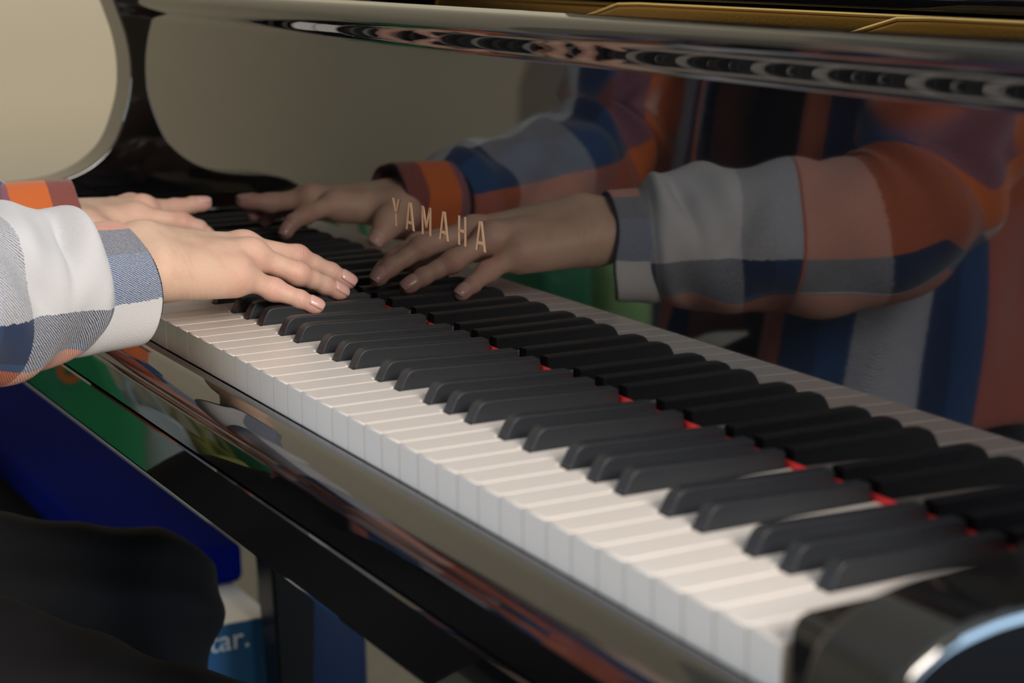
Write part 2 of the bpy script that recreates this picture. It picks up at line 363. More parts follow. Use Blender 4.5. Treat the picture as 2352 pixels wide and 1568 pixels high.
# arms
armp = [(0.1250, 0.236), (0.1290, 0.222), (0.1360, 0.200), (0.1425, 0.178), (0.1458, 0.155), (0.1446, 0.125), (0.1365, 0.097), (0.1235, 0.0715), (0.102, 0.0530), (0.074, 0.0420), (0.045, 0.0380), (0.017, 0.0362), (-0.007, 0.0297), (-0.0205, 0.0200), (-0.0265, 0.004), (-0.028, -0.02)]
armc, _ = spline([(a, b) for a, b in armp], 70)
arm_prof = [tuple(a) for a in armc] + [(-0.028, -0.103), (0.24, -0.103), (0.24, 0.236)]
for x0, x1, bv_ in ((XL - .049, XL, .002), (XR, XR + .049, .005)):
    link('arm', bm_mesh(extrude_x(arm_prof, x0, x1, bev=bv_, seg=4)), GLOSS, piano, smooth=60).modifiers.new('normals', 'WEIGHTED_NORMAL').keep_sharp = True
# key blocks at both ends
kb = [(0.001, -0.055), (0.001, 0.003), (0.0020, 0.0076), (0.0046, 0.0112), (0.0090, 0.0128), (0.03, 0.0130), (0.1505, 0.0130), (0.1505, -0.055)]
for x0, x1 in ((XL, -52 * PW - .002), (0.0025, XR)):
    link('key_block', bm_mesh(extrude_x(kb, x0, x1, bev=0.002, seg=3)), GLOSS, piano, smooth=60).modifiers.new('normals', 'WEIGHTED_NORMAL').keep_sharp = True
# key slip: rolled top, flat face; keybed below it
slip, _ = spline([(-0.0013, -0.032), (-0.0013, -0.0240), (-0.0028, -0.0213), (-0.007, -0.0200), (-0.0125, -0.0208), (-0.0195, -0.0246), (-0.0245, -0.0284), (-0.0280, -0.0330), (-0.0295, -0.0365)], 48)
slip_prof = [tuple(a) for a in slip] + [(-0.0306, -0.0378), (-0.0310, -0.0395), (-0.0318, -0.0600), (-0.0305, -0.0612), (-0.0013, -0.0612)]
link('key_slip', bm_mesh(extrude_x(slip_prof, XL, XR)), GLOSS, piano, smooth=28)
kbp = [(-0.0318, -0.0622), (-0.0328, -0.0632), (-0.0328, -0.0990), (-0.0298, -0.1030), (0.20, -0.1030), (0.20, -0.0622)]
link('keybed', bm_mesh(extrude_x(kbp, XL - .049, XR + .049)), GLOSS, piano, smooth=28)
box('key_frame', -52 * PW - .001, 0.0015, 0.008, 0.19, -0.061, -0.0225, DARK, piano)

# white keys: seven outlines, shared meshes
NOTE = ['C', 'B', 'A', 'G', 'F', 'E', 'D']            # order counted from the treble end
BOFF = {'C#': -.0025, 'D#': .0025, 'F#': -.0035, 'G#': 0.0, 'A#': .0035}
def bcx(nm, k): return -k * PW + BOFF[nm]
RIGHTB = {'C': 'C#', 'D': 'D#', 'F': 'F#', 'G': 'G#', 'A': 'A#'}     # black key on the treble side
LEFTB = {'D': 'C#', 'E': 'D#', 'G': 'F#', 'A': 'G#', 'B': 'A#'}      # on the bass side
def white_mesh(note, right=True, left=True):
    g = 0.00030; xr, xl = -g, -PW + g; yn, yb = 0.0505, 0.1500; hb = 0.0060
    tr, tl = xr, xl
    if right and note in RIGHTB: tr = BOFF[RIGHTB[note]] - hb
    if left and note in LEFTB: tl = -PW + BOFF[LEFTB[note]] + hb
    pts = [(xl, -.0006), (xr, -.0006), (xr, yn)]
    if tr != xr: pts += [(tr, yn)]
    pts += [(tr, yb), (tl, yb)]
    if tl != xl: pts += [(tl, yn)]
    pts += [(xl, yn)]
    bm = bmesh.new()
    top = [bm.verts.new((x, y, 0)) for x, y in pts]; f = bm.faces.new(top)
    r = bmesh.ops.extrude_face_region(bm, geom=[f]); vs = [v for v in r['geom'] if isinstance(v, bmesh.types.BMVert)]
    for v in vs: v.co.z = -0.0215
    bmesh.ops.recalc_face_normals(bm, faces=bm.faces[:])
    es = [e for e in bm.edges if all(abs(v.co.z) < 1e-6 for v in e.verts)]
    bmesh.ops.bevel(bm, geom=es, offset=0.0008, segments=3, affect='EDGES', profile=0.5)
    vv = [e for e in bm.edges if abs(e.verts[0].co.z - e.verts[1].co.z) > .01 and e.verts[0].co.y < .001]
    bmesh.ops.bevel(bm, geom=vv, offset=0.0004, segments=2, affect='EDGES', profile=0.5)
    me = bm_mesh(bm, 'white_key'); me.materials.append(WKEY)
    me.polygons.foreach_set('use_smooth', [True] * len(me.polygons)); me.set_sharp_from_angle(angle=math.radians(60))
    return me
wm = {n_: white_mesh(n_) for n_ in NOTE}
wm['C8'] = white_mesh('C', right=False); wm['A0'] = white_mesh('A', left=False)
rk = random.Random(3)
for i in range(52):
    me = wm['C8'] if i == 0 else wm['A0'] if i == 51 else wm[NOTE[i % 7]]
    o = bpy.data.objects.new('white_key', me); C.objects.link(o); o.parent = piano
    o.modifiers.new('normals', 'WEIGHTED_NORMAL').keep_sharp = True
    o.location = Vector((-i * PW, rk.uniform(-.0001, .0001), K + rk.uniform(-.00004, .00004))) - wloc(piano)
# black keys
def black_mesh():
    prof = [(0, -.012), (0, 0), (.0012, .0025), (.0026, .0052), (.0040, .0078), (.0057, .0098), (.0077, .01105), (.0104, .01160), (.015, .0117), (.05, .0103), (.0955, .0087), (.0962, .0081), (.0964, -.012)]
    def hw(z): return .0053 - .0007 * max(0, min(1, z / .0115))
    bm = bmesh.new()
    L = [bm.verts.new((-hw(z), y, z)) for y, z in prof]; Rr = [bm.verts.new((hw(z), y, z)) for y, z in prof]; n = len(prof)
    bm.faces.new(L); bm.faces.new(Rr[::-1])
    for i in range(n): bm.faces.new((L[i], L[(i + 1) % n], Rr[(i + 1) % n], Rr[i]))
    bmesh.ops.recalc_face_normals(bm, faces=bm.faces[:])
    es = [e for e in bm.edges if e.verts[0].co.x * e.verts[1].co.x > 0 and min(v.co.z for v in e.verts) > -.001 and len([f for f in e.link_faces if len(f.verts) > 4]) == 1]
    bmesh.ops.bevel(bm, geom=es, offset=0.0008, segments=3, affect='EDGES', profile=0.5)
    me = bm_mesh(bm, 'black_key'); me.materials.append(BKEY)
    me.polygons.foreach_set('use_smooth', [True] * len(me.polygons)); me.set_sharp_from_angle(angle=math.radians(60))
    return me
bme = black_mesh()
for octv in range(8):
    for nm, k in (('A#', 2), ('G#', 3), ('F#', 4), ('D#', 6), ('C#', 7)):
        kk = k + 7 * octv
        if kk > 51 : continue
        o = bpy.data.objects.new('black_key', bme); C.objects.link(o); o.parent = piano
        o.modifiers.new('normals', 'WEIGHTED_NORMAL').keep_sharp = True
        o.location = Vector((bcx(nm, kk), 0.0517, K)) - wloc(piano)

# case, plate, desk, lid, legs, lyre
OX0, OX1 = XL - .049, XR + .049
rim, _ = spline([(OX0, .24), (OX0, .7), (OX0, 1.15), (-1.20, 1.48), (-0.98, 1.62), (-0.74, 1.55), (-0.55, 1.32), (-0.36, 1.10), (-0.10, .95), (0.06, .82), (OX1, .62), (OX1, .24)], 90)
def rim_wall():
    n = len(rim); t = np.gradient(rim, axis=0); t /= np.linalg.norm(t, axis=1)[:, None]
    inn = rim + np.stack([t[:, 1], -t[:, 0]], 1) * 0.045
    v, f = [], []
    for z in (-0.103, 0.236):
        for a in (rim, inn):
            for q in a: v.append((q[0], q[1], z))
    # rows: outer low, inner low, outer high, inner high
    for i in range(n - 1):
        ol, il, oh, ih = i, n + i, 2 * n + i, 3 * n + i
        f += [(ol, ol + 1, oh + 1, oh), (il, ih, ih + 1, il + 1), (oh, oh + 1, ih + 1, ih), (ol, il, il + 1, ol + 1)]
    for e in (0, n - 1): f.append((e, n + e, 3 * n + e, 2 * n + e))
    return v, f
v_, f_ = rim_wall(); bmr = bmesh.new(); bmr.from_mesh(pyd(v_, f_)); link('case_rim', bm_mesh(bmr), GLOSS, piano, smooth=40)
def slab(name, outl, z0, z1, m, parent):
    bm = bmesh.new(); fc = bm.faces.new([bm.verts.new((x, y, z0)) for x, y in outl])
    r = bmesh.ops.extrude_face_region(bm, geom=[fc])
    for g_ in r['geom']:
        if isinstance(g_, bmesh.types.BMVert): g_.co.z = z1
    return link(name, bm_mesh(bm), m, parent, smooth=30)
cen = rim.mean(0)
plate = slab('plate', [tuple(cen + (q - cen) * .955) for q in rim], 0.125, 0.140, GOLD, piano)
slab('soundboard', [tuple(cen + (q - cen) * .96) for q in rim], -0.02, 0.0, WOOD, piano)
# raised flanges of the iron plate seen over the fallboard
def flange(x0, x1, y0, y1, z0, z1, slope):
    bm = bmesh.new(); P_ = [(x0, z0), (x0 + slope * .55, z0 + (z1 - z0) * .68), (x0 + slope, z1 - .001), (x0 + slope * 1.3, z1), (x1, z1), (x1, z0)]
    A = [bm.verts.new((x, y0, z)) for x, z in P_]; B = [bm.verts.new((x, y1, z)) for x, z in P_]; n = len(P_)
    bm.faces.new(A); bm.faces.new(B[::-1])
    for i in range(n): bm.faces.new((A[i], A[(i + 1) % n], B[(i + 1) % n], B[i]))
    bmesh.ops.recalc_face_normals(bm, faces=bm.faces[:])
    bmesh.ops.bevel(bm, geom=bm.edges[:], offset=0.004, segments=4, affect='EDGES', profile=0.5)
    return bm_mesh(bm)
for a in ((-1.22, .04, .44, .47, .141, .2090, .02), (-.915, .04, .412, .4395, .175, .2118, .11), (-.525, .04, .385, .4115, .175, .2132, .11)):
    link('plate_flange', flange(*a), GOLD, plate, smooth=50)
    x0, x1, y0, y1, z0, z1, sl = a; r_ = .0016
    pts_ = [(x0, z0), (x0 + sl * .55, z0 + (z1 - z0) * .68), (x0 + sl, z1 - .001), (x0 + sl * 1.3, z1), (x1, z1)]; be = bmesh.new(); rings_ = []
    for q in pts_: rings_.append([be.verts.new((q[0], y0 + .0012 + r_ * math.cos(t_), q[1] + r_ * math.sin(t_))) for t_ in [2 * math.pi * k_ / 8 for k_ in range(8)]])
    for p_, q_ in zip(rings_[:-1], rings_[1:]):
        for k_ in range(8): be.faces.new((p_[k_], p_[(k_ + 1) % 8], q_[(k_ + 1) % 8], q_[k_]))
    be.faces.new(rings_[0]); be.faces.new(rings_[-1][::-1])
    link('flange_highlight', bm_mesh(be), GOLDB, plate, smooth=50)  # thin tube that draws the bright highlight along the flange
desk = box('music_desk', -1.05, -0.17, 0.500, 0.520, 0.2305, 0.43, GLOSS, piano, bev=0.003)
box('music_desk_rail', -1.24, -0.0, 0.415, 0.54, 0.2150, 0.2303, GLOSS, piano, bev=0.003)
lid = slab('lid', [tuple(cen + (q - cen) * 1.02) for q in rim if q[1] > .62], 0.2370, 0.260, GLOSS, piano)
def leg(x, y, w0, w1, ztop):
    bm = bmesh.new(); prof = [(w0, ztop), (w0, ztop - .10), (w0 * .85, ztop - .13), (w1, F0 + .08), (w1 * 1.1, F0 + .065), (w1 * .8, F0 + .05)]
    rings = [[bm.verts.new((x + sx * w_, y + sy * w_, z)) for sx, sy in ((-1, -1), (1, -1), (1, 1), (-1, 1))] for w_, z in prof]
    for a, b in zip(rings[:-1], rings[1:]):
        for i in range(4): bm.faces.new((a[i], a[(i + 1) % 4], b[(i + 1) % 4], b[i]))
    bm.faces.new(rings[0][::-1]); bm.faces.new(rings[-1])
    bmesh.ops.recalc_face_normals(bm, faces=bm.faces[:]); bmesh.ops.bevel(bm, geom=bm.edges[:], offset=.003, segments=2, affect='EDGES')
    o = link('leg', bm_mesh(bm), SATIN, piano, smooth=35)
    cb = bmesh.new(); bmesh.ops.create_cone(cb, cap_ends=True, segments=24, radius1=.024, radius2=.024, depth=.016, matrix=Matrix.Translation((x, y, F0 + .024)) @ Matrix.Rotation(math.pi / 2, 4, 'X'))
    link('caster', bm_mesh(cb), BRASS, o, smooth=35)
leg(-1.252, .2735, .034, .0155, -.104); leg(.02, .2735, .034, .0155, -.104); leg(-.93, 1.42, .034, .0155, -.104)
lyre = box('pedal_lyre', -.68, -.54, .42, .46, F0 + .06, F0 + .13, GLOSS, piano, bev=.006)
for x in (-.655, -.565): box('lyre_post', x - .012, x + .012, .43, .454, F0 + .13, -.104, GLOSS, lyre, bev=.003)
for x in (-.65, -.61, -.57): box('pedal', x - .011, x + .011, .30, .43, F0 + .075, F0 + .083, BRASS, lyre, bev=.003)

# ------------------------------------------------------------------ the player
person = thing('person', (-0.90, -0.40, F0), 'person in plaid flannel overshirt and charcoal trousers playing the piano', 'person')
A3 = lambda *p: np.array(p, np.float32)

def hand_field(H):
    """H: joints per finger [mcp, pip, dip, tip], thumb [cmc, mcp, ip, tip], wrist, elbow point, across (towards thumb)"""
    W, ac, fa = np.array(H['wrist']), np.array(H['across']), np.array(H['fore'])
    ac = ac / np.linalg.norm(ac)
    order = ('index', 'middle', 'ring', 'pinky'); offs = (.0165, .006, -.0055, -.0165)
    R = {'index': (.0096, .0080, .0066, .0055), 'middle': (.0099, .0082, .0068, .0056), 'ring': (.0095, .0080, .0065, .0054), 'pinky': (.0088, .0075, .0060, .0050)}
    up = np.array(H['up']); up = up / np.linalg.norm(up)
    def f(p):
        palm = None
        for n_, o_ in zip(order, offs):
            b0 = W + ac * o_ + up * .001; m = np.array(H[n_][0])
            d = cone(p, b0, m, .0145, R[n_][0] + .0004)
            palm = d if palm is None else smin(palm, d, .012)
            d = cone(p, b0 - up * .005, m - up * .006, .0118, R[n_][0])
            palm = smin(palm, d, .012)
        # heel of the hand, thumb ball, forearm
        palm = smin(palm, cone(p, W - ac * .014 - up * .003, np.array(H['pinky'][0]) - up * .005, .0135, .0108), .014)
        T = [np.array(q) for q in H['thumb']]
        palm = smin(palm, cone(p, T[0], T[1], .0165, .0115), .016)
        dirf = (fa - W)
        palm = smin(palm, cone(p, W + ac * .012, fa + ac * .014, .0165, .024), .014)
        palm = smin(palm, cone(p, W - ac * .012, fa - ac * .014, .0165, .024), .014)
        palm = smin(palm, ell(p, W - ac * .021 + up * .011 - dirf / np.linalg.norm(dirf) * -.018, (.008, .010, .008)), .012)
        out = palm; fing = None
        th = smin(cone(p, T[1], T[2], .0108, .0092), cone(p, T[2], T[3], .0092, .0072), .004)
        out = smin(out, th, .012)
        for n_ in order:
            J = [np.array(q) for q in H[n_]]; r = R[n_]; J[1] = J[1] - up * .0016
            d = cone(p, J[0], J[1], r[0] * .93, r[1])
            d = smin(d, ell(p, J[0], (r[0] * .97,) * 3), .010)
            d = smin(d, ell(p, J[1], (r[1] * .99,) * 3), .006)
            # a slight waist in the middle of each bone
            mid = (J[1] + J[2]) / 2
            d2 = smin(cone(p, J[1], mid, r[1], (r[1] + r[2]) * .488), cone(p, mid, J[2], (r[1] + r[2]) * .488, r[2]), .002)
            d = smin(d, d2, .003)
            d = smin(d, ell(p, J[2], (r[2] * 1.0,) * 3), .003)
            d = smin(d, cone(p, J[2], J[3], r[2], r[3]), .003)
            pad = J[3] * .75 + J[2] * .25 - up * .0012
            d = smin(d, ell(p, pad, (r[3] * 1.02,) * 3), .004)
            fing = d if fing is None else smin(fing, d, .0022)
        return smin(out, fing, .0065)
    return f

RH = dict(wrist=(-.7110, -.0225, .0520), fore=(-.705, -.120, .047), across=(-.86, -.05, .46), up=(.52, -.10, .84),
          index=[(-.7640, .0490, .0455), (-.7760, .0900, .0375), (-.7765, .1115, .0250), (-.7725, .1245, .0155)],
          middle=[(-.7445, .0580, .0490), (-.7475, .1010, .0388), (-.7479, .1268, .0236), (-.7435, .1400, .0160)],
          ring=[(-.7200, .0545, .0475), (-.7165, .0890, .0318), (-.7220, .1113, .0195), (-.7221, .1245, .0128)],
          pinky=[(-.7048, .0360, .0382), (-.7053, .0655, .0242), (-.6979, .0816, .0158), (-.6937, .0936, .0102)],
          thumb=[(-.738, -.002, .043), (-.776, .030, .033), (-.798, .055, .022), (-.807, .077, .0115)])
LH = dict(wrist=(-1.0120, -.0010, .0370), fore=(-1.040, -.110, .042), across=(.88, .02, -.10), up=(.10, -.10, .98),
          index=[(-1.0100, .0605, .0395), (-.9960, .0950, .0345), (-.9915, .1085, .0275), (-.9875, .1175, .0190)],
          middle=[(-1.0350, .0730, .0420), (-1.0505, .1075, .0388), (-1.0505, .1240, .0396), (-1.0482, .1352, .0404)],
          ring=[(-1.0530, .0685, .0415), (-1.0670, .0970, .0370), (-1.0700, .1090, .0310), (-1.0680, .1175, .0250)],
          pinky=[(-1.0670, .0570, .0370), (-1.0850, .0780, .0300), (-1.0920, .0885, .0230), (-1.0940, .0960, .0155)],
          thumb=[(-.982, .012, .033), (-.966, .028, .028), (-.957, .038, .0210), (-.9530, .0460, .0135)])
bv, bf, bflush, bal, bma, nb = [], [], [], [], [], 0
def add_chunk(v, f, flush, al=None, ma=None):
    global nb
    bal.append(np.zeros(len(v)) if al is None else al); bma.append(np.zeros(len(v)) if ma is None else ma)
    bv.append(v); bf.append(f + nb); bflush.append(flush); nb += len(v)
for H in (RH, LH):
    pts = np.array([q for k_ in ('index', 'middle', 'ring', 'pinky', 'thumb') for q in H[k_]] + [H['wrist']])
    lo, hi = pts.min(0) - .026, pts.max(0) + .026; lo[1] = min(lo[1], H['wrist'][1] - .075)
    v, f = nets(hand_field(H), lo, hi, .00135); v = np_smooth(v, f, 2, .4)
    fl = np.zeros(len(v))
    for n_ in ('index', 'middle', 'ring', 'pinky', 'thumb'):
        for q, s_, r_ in zip(H[n_], (.5, .75, .55, 1.0), (.012, .009, .007, .010)):
            fl = np.maximum(fl, s_ * np.exp(-((v - np.array(q)) ** 2).sum(1) / (2 * r_ * r_)) * 1.4)
    al, ma = np.zeros(len(v)), np.zeros(len(v)); up_ = np.array(H['up']) / np.linalg.norm(H['up'])
    for n_ in ('index', 'middle', 'ring', 'pinky'):
        for k_, wd_, st_ in ((1, .0046, 1.0), (2, .0030, .8)):
            J_ = np.array(H[n_][k_]); t_ = np.array(H[n_][k_ + 1]) - np.array(H[n_][k_ - 1]); t_ /= np.linalg.norm(t_)
            q_ = v - J_; a_ = q_ @ t_; rad = q_ - a_[:, None] * t_; rl = np.linalg.norm(rad, axis=1)
            m_ = st_ * np.exp(-(a_ / wd_) ** 2) * (rl < .012) * np.clip((rad @ up_) / np.maximum(rl, 1e-6), 0, 1)
            up2 = m_ > ma; al[up2] = a_[up2]; ma[up2] = m_[up2]
    Wp = np.array(H['wrist']); t_ = np.array((0.1, 1.0, 0)); a_ = (v - Wp) @ t_ + .35 * (v - Wp)[:, 2]
    m_ = .55 * np.exp(-((a_ - .018) / .012) ** 2) * np.clip(((v - Wp) @ (-np.array(H['across']))) / .02, 0, 1); up2 = m_ > ma; al[up2] = a_[up2] * .45; ma[up2] = m_[up2]
    add_chunk(v, f, np.clip(fl, 0, 1), al, ma)

SHR, SHL = np.array((-.730, -.435, .315)), np.array((-1.070, -.435, .315))
ELR, ELL = np.array((-.655, -.290, .052)), np.array((-1.140, -.290, .062))
HIPY = -.47
def body_field(p):
    d = ell(p, (-.90, -.450, .19), (.155, .095, .20))
    d = smin(d, ell(p, (-.90, -.460, -.02), (.140, .095, .20)), .06)
    d = smin(d, cone(p, SHR + (-.03, 0, 0), SHL + (.03, 0, 0), .055, .055), .05)
    d = smin(d, cone(p, (-.90, -.445, .33), (-.90, -.420, .45), .055, .048), .03)
    for S, E_, H in ((SHR, ELR, RH), (SHL, ELL, LH)):
        d = smin(d, cone(p, S, E_, .050, .037), .03)
        d = smin(d, cone(p, E_, np.array(H['fore']), .038, .028), .02)
    return d
v, f = nets(body_field, (-1.24, -.60, -.24), (-.58, -.05, .50), .009); add_chunk(np_smooth(v, f, 1), f, np.zeros(len(v)))
HC = np.array((-.90, -.385, .56))
def head_field(p):
    q = p - HC.astype(np.float32)
    d = ell(q, (0, -.022, .025), (.074, .095, .088))
    d = smin(d, ell(q, (0, .028, -.040), (.056, .058, .068)), .03)      # jaw
    d = smin(d, ell(q, (0, .062, -.088), (.022, .022, .018)), .02)      # chin
    d = smin(d, cone(q, (0, -.03, -.05), (0, -.05, -.14), .050, .050), .02)
    d = smin(d, cone(q, (0, .078, .012), (0, .098, -.022), .008, .013), .012)   # nose
    d = smin(d, cone(q, (-.034, .072, .026), (.034, .072, .026), .010, .010), .012)   # brow
    d = smin(d, ell(q, (0, .084, -.052), (.022, .010, .0055)), .005); d = smin(d, ell(q, (0, .082, -.062), (.019, .010, .006)), .005)
    for s in (-1, 1):
        d = -smin(-d, ell(q, (s * .030, .090, .006), (.016, .014, .010)), .008)
        d = smin(d, ell(q, (s * .075, -.012, -.008), (.009, .018, .030)), .006)
    return d
v, f = nets(head_field, HC - (.10, .13, .16), HC + (.10, .13, .13), .0042); add_chunk(np_smooth(v, f, 1), f, np.zeros(len(v)))
V_, F_, L_ = np.concatenate(bv), np.concatenate(bf), np.concatenate(bflush)
me = np_mesh(V_, F_, 'body')
at_ = me.attributes.new('flush', 'FLOAT', 'POINT'); at_.data.foreach_set('value', L_.astype(np.float32))
for an_, ar_ in (('crease_along', bal), ('crease_mask', bma)):
    x_ = me.attributes.new(an_, 'FLOAT', 'POINT'); x_.data.foreach_set('value', np.concatenate(ar_).astype(np.float32))
body = link('body', me, SKIN, person, smooth=0)
EYEM = mat('eye_white', (.85, .83, .80), rough=.1); 
for s in (-1, 1):
    b_ = bmesh.new(); bmesh.ops.create_uvsphere(b_, u_segments=16, v_segments=10, radius=.012, matrix=Matrix.Translation(HC + np.array((s * .030, .077, .006)))); link('eye', bm_mesh(b_), EYEM, body, smooth=0)
    b_ = bmesh.new(); bmesh.ops.create_uvsphere(b_, u_segments=12, v_segments=8, radius=.0055, matrix=Matrix.Translation(HC + np.array((s * .030, .0845, .006)))); link('iris', bm_mesh(b_), HAIR, body, smooth=0)
def hair_field(p):
    q = p - HC.astype(np.float32)
    d = ell(q, (0, -.030, .036), (.086, .104, .096)); cut = ell(q, (0, .085, -.045), (.085, .085, .095))
    d = np.maximum(d, -cut); d = np.maximum(d, -.07 - q[:, 2] - .3 * q[:, 1] * 0)
    return d + .003 * np.sin(q[:, 0] * 190 + np.sin(q[:, 2] * 60) * 2)
v, f = nets(hair_field, HC - (.11, .16, .10), HC + (.11, .13, .16), .006)
link('hair', np_mesh(np_smooth(v, f, 1), f, 'hair'), HAIR, person, smooth=0)

# fingernails
def nail(J2, J3, r2, r3, upv, ln=.0105, half=math.radians(68)):
    J2, J3 = np.array(J2), np.array(J3); t = J3 - J2; L = np.linalg.norm(t); t /= L
    n = np.array(upv, float); n -= t * (n @ t); n /= np.linalg.norm(n); s = np.cross(t, n)
    na, nl = 11, 12; vs, fs, uv = [], [], []
    for j in range(nl):
        b = j / (nl - 1); along = L + r3 * .93 - ln * (1 - b)
        rr = r3 + (r2 - r3) * max(0, min(1, 1 - along / L)) if along < L else r3
        wd = half * (0.80 + .20 * math.sin(math.pi * min(1, b * 1.25 + .15) * .5)) * (1 if b < .8 else 1 - .28 * ((b - .8) / .2) ** 2)
        drop = .0010 * max(0, b - .55) / .45 + (.0006 if b < .08 else 0)
        R_ = rr + .00055 - drop
        bulge = -(.0016 * (b > .7) * ((b - .7) / .3) ** 2)
        for i in range(na):
            a = -wd + 2 * wd * i / (na - 1)
            back = (.0013 if j == nl - 1 else 0) * (abs(a) / wd) ** 2
            back0 = (.0012 * (1 - (abs(a) / wd) ** 2) * (-1) if j == 0 else 0)
            c = J2 + t * (along - back + back0)
            vs.append(c + (n * math.cos(a) + s * math.sin(a)) * R_ + n * bulge); uv.append((i / (na - 1), b))
    for j in range(nl - 1):
        for i in range(na - 1): q = j * na + i; fs.append((q, q + 1, q + na + 1, q + na))
    me = pyd(vs, fs, 'fingernail'); ul = me.uv_layers.new(name='UVMap')
    for lp in me.loops: ul.data[lp.index].uv = uv[lp.vertex_index]
    o = link('fingernail', me, NAIL, body, smooth=0)
    md = o.modifiers.new('thickness', 'SOLIDIFY'); md.thickness = .0004; md.offset = 1
RR = {'index': (.0066, .0055), 'middle': (.0068, .0056), 'ring': (.0065, .0054), 'pinky': (.0060, .0050), 'thumb': (.0092, .0072)}
for H, up_ in ((RH, (.42, -.05, .85)), (LH, (.15, .0, 1))):
    for n_ in RR:
        u_ = up_ if n_ != 'thumb' else (np.array(up_) * .6 + np.array(H['across']) * .5)
        nail(H[n_][2], H[n_][3], *RR[n_], u_, ln=.0128 if n_ != 'pinky' else .0115)

# ---- clothes: lofted tubes ------------------------------------------------------
def loft(name, rows, fn, n, na, m, parent, closed=True, thick=.0016, th0=0.0, th1=2 * math.pi, uvf=None, shear=0.0, decay=.08):
    """rows: (cx, cy, cz, rx, rz) along the tube; fn(theta, s, row) -> radial offset; theta 0 = up, grows towards +x side"""
    S, t = spline(rows, n); Tn = np.gradient(S[:, :3], axis=0); Tn /= np.linalg.norm(Tn, axis=1)[:, None]
    vs, uv, fs = [], [], []
    ref = np.array((0, 0, 1.0))
    cols = na if closed else na + 1
    for i in range(n):
        T = Tn[i]
        side = np.cross(T, ref); side /= np.linalg.norm(side)
        if side[0] < 0: side = -side
        u = np.cross(side, T); u = u if u[2] > 0 or abs(T[2]) > .8 else -u
        if abs(T[2]) > .8 and u[1] < 0: u = -u
        for j in range(cols):
            a = th0 + (th1 - th0) * j / na
            off = fn(a, t[i], S[i])
            vs.append(S[i, :3] + u * math.cos(a) * (S[i, 4] + off) + side * math.sin(a) * (S[i, 3] + off)); uv.append((a, t[i]))
            vs[-1] = vs[-1] + np.array((0, -shear * .5 * (1 - math.sin(a)) * (1 - .4 * math.cos(a)) * math.exp(-t[i] / decay), 0))
    for i in range(n - 1):
        for j in range(na if closed else na):
            k2 = (j + 1) % cols if closed else j + 1
            fs.append((i * cols + j, i * cols + k2, (i + 1) * cols + k2, (i + 1) * cols + j))
    me = pyd(vs, fs, name); ul = me.uv_layers.new(name='UVMap'); u2 = me.uv_layers.new(name='Cloth'); ul = me.uv_layers['UVMap']
    per = 2 * math.pi
    for po in me.polygons:
        ids = list(po.vertices); aa = [uv[q][0] for q in ids]
        for lp, q, a in zip(po.loop_indices, ids, aa):
            if closed and max(aa) - min(aa) > math.pi and a < math.pi: a += per
            ul.data[lp].uv = uvf(a, uv[q][1]); u2.data[lp].uv = (a * .05, uv[q][1])
    loft.edge = [np.array(q) for q in vs[:cols]]
    o = link(name, me, m, parent, smooth=0)
    if thick: md = o.modifiers.new('cloth_thickness', 'SOLIDIFY'); md.thickness = thick; md.offset = -1
    return o
def wrap(a): return (a + math.pi) % (2 * math.pi) - math.pi
def G(x, c, s): return math.exp(-((x - c) / s) ** 2)
shirt_up = None
# torso of the overshirt: an open shell whose front edges hang apart
def torso_shirt():
    rows = [(-.90, -.450, .385, .100, .070), (-.90, -.450, .350, .165, .095), (-.90, -.448, .27, .205, .120), (-.90, -.442, .12, .212, .135), (-.90, -.435, -.02, .220, .145), (-.90, -.425, -.130, .232, .152)]
    S, t = spline(rows, 60); na = 120; vs, fs, uv = [], [], []
    gap0 = .36
    for i in range(60):
        gap = gap0 - .10 * (i / 59)
        for j in range(na + 1):
            a = gap + (2 * math.pi - 2 * gap) * j / na          # angle from +y (front), growing towards +x
            fold = .008 * math.sin(a * 7 + 3 * math.sin(t[i] * 9)) * (i / 59) + .005 * math.sin(a * 13 + t[i] * 20) * min(1, i / 25)
            ex = abs(math.sin(a)) ** .85 * math.copysign(1, math.sin(a)); ey = abs(math.cos(a)) ** .85 * math.copysign(1, math.cos(a))
            edge = .020 * (G(j / na, 0, .05) + G(j / na, 1, .05)) * (i / 59)
            x = S[i, 0] + ex * (S[i, 3] + fold); y = S[i, 1] + ey * (S[i, 4] + fold + edge); z = S[i, 2] - .030 * (i / 59) * max(0, math.cos(a))
            vs.append((x, y, z)); uv.append((.215 + (a - gap) * .20, float(np.interp(t[i], [0, .30, .34, .56], [.243, .268, .272, .298]))))
    c = na + 1
    for i in range(59):
        for j in range(na): fs.append((i * c + j, i * c + j + 1, (i + 1) * c + j + 1, (i + 1) * c + j))
    me = pyd(vs, fs, 'overshirt'); ul = me.uv_layers.new(name='UVMap'); u2 = me.uv_layers.new(name='Cloth'); ul = me.uv_layers['UVMap']
    for lp in me.loops: ul.data[lp.index].uv = uv[lp.vertex_index]; u2.data[lp.index].uv = (vs[lp.vertex_index][0] + vs[lp.vertex_index][1], vs[lp.vertex_index][2])
    o = link('overshirt', me, PLAID, person, smooth=0)
    md = o.modifiers.new('cloth_thickness', 'SOLIDIFY'); md.thickness = .002; md.offset = -1
    return o
shirt = torso_shirt()
def tee_field(p):
    d = ell(p, (-.90, -.450, .19), (.165, .105, .20)); d = smin(d, ell(p, (-.90, -.458, -.04), (.155, .108, .19)), .06)
    d = np.maximum(d, -(p[:, 2] + .17)); d = np.maximum(d, p[:, 2] - .365)
    return d
v, f = nets(tee_field, (-1.10, -.60, -.22), (-.70, -.30, .42), .009)
link('tee_shirt', np_mesh(np_smooth(v, f, 1), f, 'tee'), TEE, person, smooth=0)

